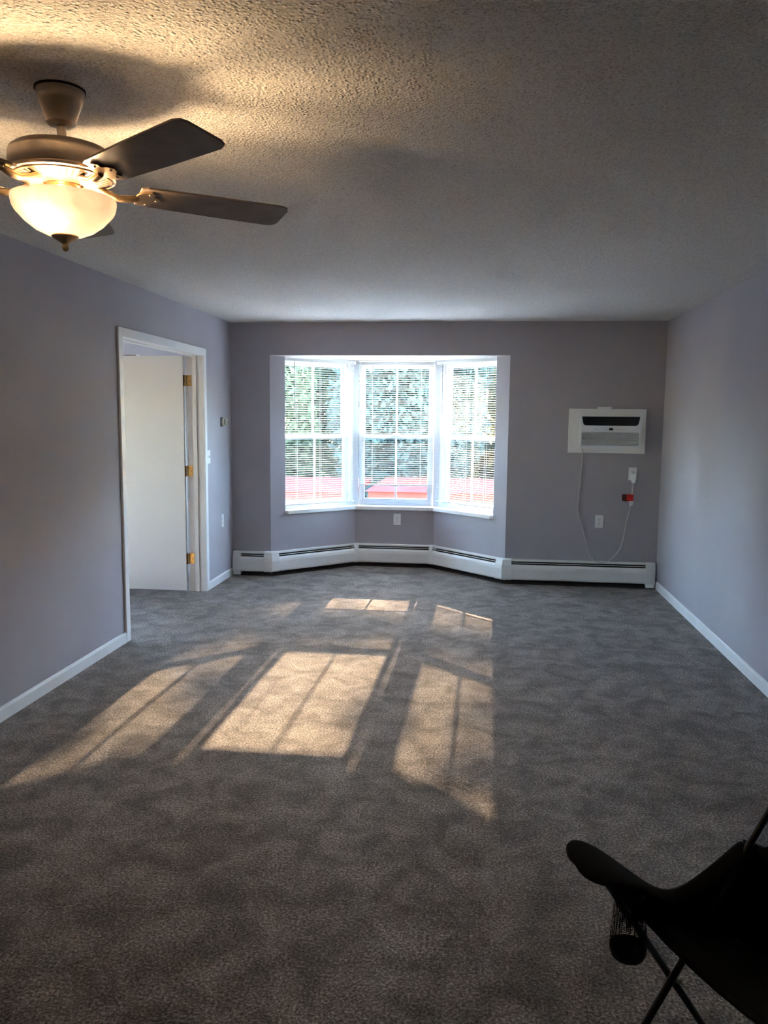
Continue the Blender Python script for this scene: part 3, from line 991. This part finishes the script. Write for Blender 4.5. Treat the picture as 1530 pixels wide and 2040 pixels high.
mh = fl([(0.0001, 2.288), (0.105, 2.287), (0.140, 2.281), (0.157, 2.270), (0.162, 2.258), (0.162, 2.222), (0.160, 2.216), (0.163, 2.212), (0.160, 2.206), (0.150, 2.204), (0.0001, 2.204)], 'motor_housing', M['bronze'])
MB().lathe([(0.0001, 0.006), (0.004, 0.005), (0.004, 0), (0.0001, 0)], (FX - 0.03, FY - 0.085, 2.287), 10).build('screw', M['bronze'], mh, smooth=True)
vr = fl([(0.148, 2.2045), (0.148, 2.200), (0.100, 2.188), (0.066, 2.183), (0.060, 2.187), (0.060, 2.2045)], 'vent_ring', M['gold'])
vs_ = MB()
for k in range(44):
    a = 2 * PI * k / 44
    ca, sa = math.cos(a), math.sin(a)
    def pt(r, z, w): return (FX + r * FS * ca - w * sa, FY + r * FS * sa + w * ca, z)
    vs_.hexa([pt(0.105, 2.1885, -0.0028), pt(0.140, 2.1972, -0.0036), pt(0.140, 2.1972, 0.0036), pt(0.105, 2.1885, 0.0028),
              pt(0.105, 2.1915, -0.0028), pt(0.140, 2.2002, -0.0036), pt(0.140, 2.2002, 0.0036), pt(0.105, 2.1915, 0.0028)])
tag(vs_.build('vent_slots', M['dark'], vr), kind='stuff')
sh = fl([(0.0001, 2.19), (0.050, 2.19), (0.050, 2.176), (0.044, 2.170), (0.044, 2.158), (0.058, 2.152), (0.062, 2.146), (0.0001, 2.146)], 'light_fitter', M['gold'])
for k in range(3):
    a = rad(20 + 120 * k)
    MB().tube([(FX + 0.048 * math.cos(a), FY + 0.048 * math.sin(a), 2.150), (FX + 0.10 * math.cos(a), FY + 0.10 * math.sin(a), 2.153), (FX + 0.133 * math.cos(a), FY + 0.133 * math.sin(a), 2.146)], 0.004, 8).build('fitter_arm', M['gold'], sh, smooth=True)
fl([(0.0001, 2.150), (0.0045, 2.150), (0.0045, 2.044), (0.0001, 2.044)], 'centre_stem', M['gold'], n=12)
fl([(0.157, 2.150), (0.159, 2.150), (0.1595, 2.140), (0.156, 2.124), (0.149, 2.112), (0.143, 2.106), (0.120, 2.084), (0.090, 2.064), (0.055, 2.050), (0.012, 2.046),
    (0.012, 2.050), (0.054, 2.054), (0.088, 2.068), (0.117, 2.088), (0.140, 2.109), (0.146, 2.115), (0.1525, 2.126), (0.1555, 2.140), (0.157, 2.150)], 'light_bowl', M['bowl'], n=56)
fl([(0.0001, 2.050), (0.040, 2.0500), (0.042, 2.046), (0.034, 2.040), (0.018, 2.032), (0.009, 2.026), (0.0085, 2.022), (0.0105, 2.017), (0.0095, 2.010), (0.005, 2.006), (0.0001, 2.005)], 'finial', M['gold'], n=28)
for bx, by in ((-0.006, -0.066), (0.010, 0.064)):
    L = MB().ball((FX + bx, FY + by, 2.108), 0.022, 10, 1.15).build('light_bulb', M['bulb'], fan, smooth=True)
    MB().tube([(FX + bx, FY + by, 2.128), (FX + bx * 0.55, FY + by * 0.55, 2.150)], 0.012, 12).build('bulb_socket', M['gold'], L, smooth=True)
# blades
ZBL = 2.186
def blade(ang):
    ca, sa = math.cos(ang), math.sin(ang)
    tl = rad(-11)
    def pt(r, w, dz=0.0):
        ww, zz = w * math.cos(tl) - dz * math.sin(tl), w * math.sin(tl) + dz * math.cos(tl)
        return (FX + r * ca - ww * sa, FY + r * sa + ww * ca, ZBL + zz)
    out = [(0.205, -0.052), (0.225, -0.058), (0.42, -0.066), (0.63, -0.070), (0.652, -0.062), (0.660, -0.045), (0.660, 0.045), (0.652, 0.062), (0.63, 0.070), (0.42, 0.066), (0.225, 0.058), (0.205, 0.052)]
    bl = MB().slab([pt(r, w, -0.003) for r, w in out], [pt(r, w, 0.003) for r, w in out]).build('blade', M['blade'], fan, bevel=0.001)
    arm = MB()
    # curved arm from the motor to a scrolled plate under the blade root
    arm.tube([pt(0.085, 0, 0.010), pt(0.115, 0, -0.006), pt(0.150, 0, -0.016), pt(0.180, 0, -0.014), pt(0.205, 0, -0.008)], [0.011, 0.010, 0.0095, 0.011, 0.009], 10)
    lobes = [(0.195, 0.0), (0.200, 0.022), (0.215, 0.040), (0.236, 0.046), (0.250, 0.036), (0.244, 0.022), (0.262, 0.014), (0.272, 0.0),
             (0.262, -0.014), (0.244, -0.022), (0.250, -0.036), (0.236, -0.046), (0.215, -0.040), (0.200, -0.022)]
    arm.slab([pt(r, w, -0.0085) for r, w in lobes], [pt(r, w, -0.0035) for r, w in lobes])
    ao = arm.build('blade_arm', M['gold'], bl, smooth=True)
    for r, w in ((0.232, 0.032), (0.232, -0.032), (0.256, 0.0)):
        MB().ball(pt(r, w, -0.0095), 0.004, 5, 0.7).build('screw', M['bronze'], bl, smooth=True)
for k in range(5):
    blade(rad(37 - 72 * k))

# ------------------------------------------------------------------ folding camp chair
chair = empty('camp_chair', (0.282, 1.635, 0))
tag(chair, 'black folding camp chair with a netted cup holder in its arm', 'chair')
_cu = Vector((math.cos(rad(33)), math.sin(rad(33)), 0))
_cv = Vector((math.sin(rad(33)), -math.cos(rad(33)), 0))
CO = Vector((0.282, 1.635, 0))
def cp(s, w, z):
    return tuple(CO + _cu * s + _cv * w + Vector((0, 0, z)))
CWD = 0.54
for w in (0.0, CWD):
    sg = 1 if w == 0 else -1
    e = 0.009 * sg
    MB().tube([cp(-0.04, w + e, 0.012), cp(0.695, w + e, 0.865)], 0.0085, 12).build('pole', M['blackpole'], chair, smooth=True)
    MB().tube([cp(0.42, w - e, 0.012), cp(-0.005, w - e, 0.605)], 0.0085, 12).build('pole', M['blackpole'], chair, smooth=True)
    MB().tube([cp(0.220, w - 2.4 * e, 0.296), cp(0.220, w + 2.4 * e, 0.296)], 0.006, 10).build('rivet', M['chrome'], chair, smooth=True)
    for s in (-0.04, 0.42):
        MB().lathe([(0.0001, 0), (0.022, 0), (0.024, 0.006), (0.016, 0.026), (0.011, 0.034), (0.0001, 0.034)], cp(s, w + (e if s < 0 else -e), 0), 16).build('foot', M['black'], chair, smooth=True)
MB().tube([cp(0.41, 0.0, 0.03), cp(0.46, CWD, 0.34)], 0.0075, 10).build('cross_bar', M['blackpole'], chair, smooth=True)
MB().tube([cp(0.41, CWD, 0.03), cp(0.46, 0.0, 0.34)], 0.0075, 10).build('cross_bar', M['blackpole'], chair, smooth=True)

def fabric(rows, name, parent, m, thick=0.003, sub=True):
    # rows: list of rows of 3D points -> thin padded sheet
    R_, C2 = len(rows), len(rows[0])
    vs = [Vector(p) for r in rows for p in r]
    fs = [(i * C2 + j, i * C2 + j + 1, (i + 1) * C2 + j + 1, (i + 1) * C2 + j) for i in range(R_ - 1) for j in range(C2 - 1)]
    o = MB().add(vs, fs).build(name, m, parent, smooth=True)
    sd = o.modifiers.new('thickness', 'SOLIDIFY'); sd.thickness = thick; sd.offset = 0
    if sub:
        ss = o.modifiers.new('smooth', 'SUBSURF'); ss.levels = 2; ss.render_levels = 2
    return o
prof_seat = [(0.118, 0.466), (0.135, 0.462), (0.170, 0.446), (0.250, 0.402), (0.340, 0.352), (0.420, 0.318)]
prof_back = [(0.420, 0.318), (0.448, 0.322), (0.458, 0.380), (0.454, 0.460), (0.447, 0.525), (0.440, 0.566)]
def sheet(prof, sagz, sags):
    rows = []
    for k, (s, z) in enumerate(prof):
        row = []
        for j in range(9):
            a = j / 8
            g = 4 * a * (1 - a)
            kk = k / (len(prof) - 1)
            if sagz > 0:      # seat: sags in the middle and joins the backrest at its last row
                row.append(cp(s + 0.045 * g * kk ** 4, a * CWD, z - sagz * g * (1 - kk ** 4)))
            else:
                row.append(cp(s + sags * g, -0.012 + a * (CWD + 0.024), z))
        rows.append(row)
    return rows
fabric(sheet(prof_seat, 0.035, 0.0), 'seat', chair, M['canvas'], 0.005, sub=False)
fabric(sheet(prof_back, 0.0, 0.045), 'backrest', chair, M['canvas'], 0.005, sub=False)
# upper back panel, cut in at the sides, hung from the pole tops
rows = []
for z, ins in ((0.540, 0.0), (0.570, 0.040), (0.595, 0.075), (0.640, 0.105), (0.720, 0.075), (0.800, 0.020), (0.845, 0.0)):
    sp = 0.437 + max(0.0, z - 0.563) * 0.865 + (0.006 if z < 0.55 else 0.0)
    rows.append([cp(sp + 0.055 * 4 * (j / 8) * (1 - j / 8), ins + (CWD - 2 * ins) * j / 8, z - 0.015 * 4 * (j / 8) * (1 - j / 8)) for j in range(9)])
fabric(rows, 'upper_back', chair, M['canvas'], 0.005, sub=False)
upper = [(0.000, 0.604), (0.068, 0.590), (0.129, 0.536), (0.191, 0.490), (0.252, 0.491), (0.299, 0.504), (0.362, 0.526), (0.452, 0.568)]
lower = [(0.034, 0.540), (0.055, 0.500), (0.076, 0.470), (0.125, 0.458), (0.200, 0.424), (0.290, 0.374), (0.380, 0.330), (0.470, 0.316)]
for w in (0.0, CWD):
    sg = 1 if w == 0 else -1
    rows = []
    for k in range(5):
        t = k / 4
        bul = -0.008 * sg * 4 * t * (1 - t)
        rows.append([cp(a[0] * (1 - t) + b_[0] * t, w + bul, a[1] * (1 - t) + b_[1] * t) for a, b_ in zip(upper, lower)])
    fabric(rows, 'side_panel', chair, M['canvas'], 0.004, sub=False)
    # arm strap, wide and padded at the front, narrowing towards the back pole
    st = [(-0.078, 0.640, 0.016), (-0.068, 0.643, 0.042), (-0.038, 0.640, 0.057), (0.0, 0.624, 0.057), (0.035, 0.603, 0.046), (0.068, 0.580, 0.032), (0.129, 0.532, 0.022), (0.191, 0.491, 0.018),
          (0.252, 0.492, 0.016), (0.30, 0.505, 0.016), (0.362, 0.527, 0.016), (0.437, 0.564, 0.016)]
    rows = []
    for s, z, hw in st:
        rows.append([cp(s + 0.10 * hw * q, w + hw * q, z - 0.45 * hw * q * sg - 0.006 * q * q) for q in (-1, -0.5, 0, 0.5, 1)])
    fabric(rows, 'armrest', chair, M['canvas'], 0.014)
# cup holder under the front of the arm
cupc = cp(0.062, 0.018, 0)
cu = MB()
prof_c = [(0.028, 0.550), (0.033, 0.520), (0.037, 0.470), (0.0385, 0.426)]
nn = 24
cu.lathe([(r, z) for r, z in prof_c], (cupc[0], cupc[1], 0), nn)
cuo = cu.build('cup_holder', M['net'], chair, smooth=True)
MB().lathe([(0.0385, 0.430), (0.0385, 0.420), (0.034, 0.408), (0.024, 0.401), (0.0001, 0.398), (0.0001, 0.401), (0.023, 0.404), (0.033, 0.411), (0.0370, 0.420), (0.0370, 0.430)], (cupc[0], cupc[1], 0), nn).build('cup_base', M['canvas'], cuo, smooth=True)
MB().lathe([(0.0290, 0.556), (0.0310, 0.551), (0.0290, 0.546), (0.0270, 0.551), (0.0290, 0.556)], (cupc[0], cupc[1], 0), nn).build('cup_rim', M['canvas'], cuo, smooth=True)

# ------------------------------------------------------------------ bedroom curtain rod
cr = empty('curtain_rod', (-4.1, 7.50, 2.118))
tag(cr, 'thin dark curtain rod showing above the open door', 'curtain rod')
MB().tube([(-4.95, 7.50, 2.118), (-3.275, 7.50, 2.118)], 0.007, 10).build('rod', M['darkbrass'], cr, smooth=True)
for x in (-4.96, -3.262):
    MB().ball((x, 7.50, 2.118), 0.017, 8).build('rod_finial', M['plastic'], cr, smooth=True)
for x in (-4.85, -3.36):
    MB().box(x - 0.008, x + 0.008, 7.495, YB, 2.110, 2.126).build('rod_bracket', M['darkbrass'], cr)

# ------------------------------------------------------------------ outdoors
GZ = -3.0
struct(MB().box(-60, 60, YB + 0.6, 120, GZ - 0.3, GZ).build('ground', M['lawn']))
struct(MB().box(-60, 60, 10.0, 24.0, GZ, GZ + 0.02).build('ground_parking', M['asphalt']))

def shed(x0, x1, y0, y1, ztop, label):
    r = empty('garage', ((x0 + x1) / 2, (y0 + y1) / 2, GZ + 0.02))
    tag(r, label, 'garage', 'low red roofed garages outside')
    zf = ztop - 0.26
    MB().box(x0 + 0.25, x1 - 0.25, y0 + 0.3, y1 - 0.3, GZ + 0.02, zf).build('wall', M['shedwall'], r)
    MB().box(x0, x1, y0, y1, zf, zf + 0.16).build('fascia', M['redroof'], r)
    cx, cy = (x0 + x1) / 2, (y0 + y1) / 2
    hi = ztop - 0.03
    MB().add([(x0 - 0.08, y0 - 0.08, zf + 0.16), (x1 + 0.08, y0 - 0.08, zf + 0.16), (x1 + 0.08, y1 + 0.08, zf + 0.16), (x0 - 0.08, y1 + 0.08, zf + 0.16),
              (x0 + 0.45, cy, hi), (x1 - 0.45, cy, hi)],
             [(3, 2, 1, 0), (0, 1, 5, 4), (1, 2, 5), (2, 3, 4, 5), (3, 0, 4)]).build('roof', M['pinkroof'], r)
    k = 0
    x = x0 + 0.5
    while x + 2.4 < x1:
        d = MB().box(x, x + 2.2, y0 + 0.24, y0 + 0.3, GZ + 0.02, GZ + 2.2).build('garage_door', M['vinyl'], r)
        for q in range(4):
            MB().box(x + 0.08, x + 2.12, y0 + 0.22, y0 + 0.24, GZ + 0.08 + 0.53 * q, GZ + 0.55 + 0.53 * q).build('door_panel', M['vinyl'], d)
        x += 2.8
shed(-9.6, -2.93, 17.6, 22.0, -0.01, 'low garage with faded red roof seen through the left bay window')
shed(-2.40, 6.2, 17.6, 22.0, 0.03, 'low garage with faded red roof seen through the middle and right bay windows')

def tree(x, y, hgt, rx, rz, lm, label, nleaf=5200, seed=1, zc=None, leaf=0.20, sprigs=()):
    rnd = random.Random(seed)
    r = empty('tree', (x, y, GZ))
    tag(r, label, 'tree', 'trees behind the garages')
    zc = zc if zc is not None else GZ + hgt - rz
    tk = MB()
    tk.tube([(x, y, GZ), (x + 0.1, y, GZ + hgt * 0.3), (x - 0.05, y + 0.1, zc), (x, y, zc + rz * 0.6)], [0.24, 0.19, 0.13, 0.04], 10)
    for k in range(7):
        a = rnd.uniform(0, 2 * PI)
        z0 = zc - rz * 0.5 + rz * 0.9 * k / 7
        e = (x + rx * 0.75 * math.cos(a), y + rx * 0.75 * math.sin(a), z0 + rnd.uniform(0.3, 0.9))
        tk.tube([(x, y, z0 - 0.4), ((x + e[0]) / 2, (y + e[1]) / 2, z0 + 0.1), e], [0.09, 0.06, 0.02], 6)
    for (sx, sz, sr) in sprigs:
        tk.tube([(x, y, zc + rz * 0.4), ((x + sx) / 2, y, (zc + rz * 0.6 + sz) / 2), (sx, y, sz)], [0.05, 0.035, 0.012], 6)
    tk.build('trunk', M['bark'], r, smooth=True)
    blobs = []
    for k in range(44):
        while True:
            p = Vector((rnd.uniform(-1, 1), rnd.uniform(-1, 1), rnd.uniform(-1, 1)))
            if p.length < 1: break
        blobs.append((p, rnd.uniform(0.24, 0.42)))
    vs, fs = [], []
    for k in range(nleaf):
        p, br = rnd.choice(blobs)
        d = Vector((rnd.gauss(0, 1), rnd.gauss(0, 1), rnd.gauss(0, 1))).normalized() * br * rnd.random() ** 0.4
        q = p + d
        c = Vector((x + q.x * rx, y + q.y * rx, zc + q.z * rz))
        a = Vector((rnd.gauss(0, 1), rnd.gauss(0, 1), rnd.gauss(0, 1))).normalized()
        b_ = a.cross(Vector((rnd.gauss(0, 1), rnd.gauss(0, 1), rnd.gauss(0, 1)))).normalized()
        s = leaf * rnd.uniform(0.6, 1.3)
        o = len(vs)
        vs += [c - a * s, c - b_ * s * 0.5, c + a * s, c + b_ * s * 0.5]
        fs.append((o, o + 1, o + 2, o + 3))
    for (sx, sz, sr) in sprigs:
        for k in range(int(260 * sr)):
            d = Vector((rnd.gauss(0, 1), rnd.gauss(0, 1), rnd.gauss(0, 1))).normalized() * sr * rnd.random() ** 0.4
            c = Vector((sx + d.x * 1.5, y + d.y, sz + d.z * 0.6))
            a = Vector((rnd.gauss(0, 1), rnd.gauss(0, 1), rnd.gauss(0, 1))).normalized()
            b_ = a.cross(Vector((rnd.gauss(0, 1), rnd.gauss(0, 1), rnd.gauss(0, 1)))).normalized()
            q = 0.11 * rnd.uniform(0.6, 1.3)
            o = len(vs)
            vs += [c - a * q, c - b_ * q * 0.5, c + a * q, c + b_ * q * 0.5]
            fs.append((o, o + 1, o + 2, o + 3))
    me = bpy.data.meshes.new('foliage')
    wv = world_of(r)
    me.from_pydata([tuple(v - wv) for v in vs], [], fs)
    me.materials.append(lm)
    fo = bpy.data.objects.new('foliage', me)
    COL.objects.link(fo)
    fo.parent = r
    tag(fo, kind='stuff')
    return r
_rs = random.Random(21)
SPRIGS = []  # unseen leaf clumps placed to dapple the sun patches indoors
for k in range(12):
    SPRIGS.append((_rs.uniform(-2.2, 0.5), 9.02 + 0.24 * _rs.random(), _rs.uniform(0.18, 0.30)))
for k in range(10):
    SPRIGS.append((_rs.uniform(-2.3, 0.5), 9.35 + 0.75 * _rs.random(), _rs.uniform(0.10, 0.20)))
tree(-2.3, 27.5, 10.9, 2.3, 5.0, M['leaf_b'], 'tall blue green tree behind the gap between the two garages', nleaf=29000, leaf=0.135, seed=3,
     sprigs=SPRIGS)
tree(-8.0, 27.0, 10.8, 2.3, 5.0, M['leaf_a'], 'tall green tree behind the left garage, seen at the far left', nleaf=29000, leaf=0.135, seed=4)
tree(-13.9, 28.5, 11.4, 2.3, 5.0, M['leaf_a'], 'tall green tree outside to the far left', nleaf=18000, seed=5)
tree(3.6, 28.5, 11.0, 2.3, 5.0, M['leaf_a'], 'tall green tree behind the right garage, at the far right', nleaf=29000, leaf=0.135, seed=8)
tree(9.5, 27.5, 11.4, 2.3, 5.0, M['leaf_a'], 'tall green tree outside to the far right', nleaf=18000, seed=9)
tree(-5.2, 35.0, 12.2, 2.3, 5.6, M['leaf_a'], 'tall tree standing in the back row seen through the left bay window', nleaf=26000, leaf=0.135, seed=6)
tree(0.8, 36.5, 12.2, 2.3, 5.6, M['leaf_c'], 'tall yellow green tree standing in the back row seen through the right bay window', nleaf=26000, leaf=0.135, seed=7)
tree(-11.4, 36.5, 12.2, 2.3, 5.6, M['leaf_b'], 'tall blue green tree standing in the back row to the far left', nleaf=18000, seed=10)
tree(6.9, 35.0, 12.2, 2.3, 5.6, M['leaf_b'], 'tall blue green tree standing in the back row to the far right', nleaf=18000, seed=11)

def treeline(x0, x1, y0, y1, z1, n, seed, name, label):
    rnd = random.Random(seed)
    vs, fs = [], []
    for k in range(n):
        t = rnd.random()
        bump = 0.75 + 0.25 * math.sin(t * 23.0 + seed)
        c = Vector((x0 + (x1 - x0) * t + rnd.uniform(-1.2, 1.2), y0 + (y1 - y0) * t + rnd.uniform(-1.2, 1.2), GZ + (z1 - GZ) * bump * rnd.random() ** 0.8))
        a = Vector((rnd.gauss(0, 1), rnd.gauss(0, 1), rnd.gauss(0, 1))).normalized()
        b_ = a.cross(Vector((rnd.gauss(0, 1), rnd.gauss(0, 1), rnd.gauss(0, 1)))).normalized()
        q = 0.42 * rnd.uniform(0.6, 1.3)
        o = len(vs)
        vs += [c - a * q, c - b_ * q * 0.6, c + a * q, c + b_ * q * 0.6]
        fs.append((o, o + 1, o + 2, o + 3))
    me = bpy.data.meshes.new(name)
    me.from_pydata([tuple(v) for v in vs], [], fs)
    me.materials.append(M['leaf_a'])
    o = bpy.data.objects.new(name, me)
    COL.objects.link(o)
    tag(o, label, 'hedge', kind='stuff')
treeline(-34.0, -18.5, 9.5, 33.0, 8.6, 9000, 2, 'woodland_edge', 'unseen green treeline added on the left to block low sky')  # unseen trees added to keep low sky off the right wall
treeline(14.0, 30.0, 33.0, 9.5, 8.6, 9000, 5, 'woodland_edge', 'unseen green treeline added on the right to block low sky')  # same on this side, added to shade the left wall
treeline(-17.0, 14.0, 41.5, 41.5, 0.6, 7000, 9, 'woodland_edge', 'dense green woodland edge behind the garages and trees')
print('objects', len(bpy.data.objects))
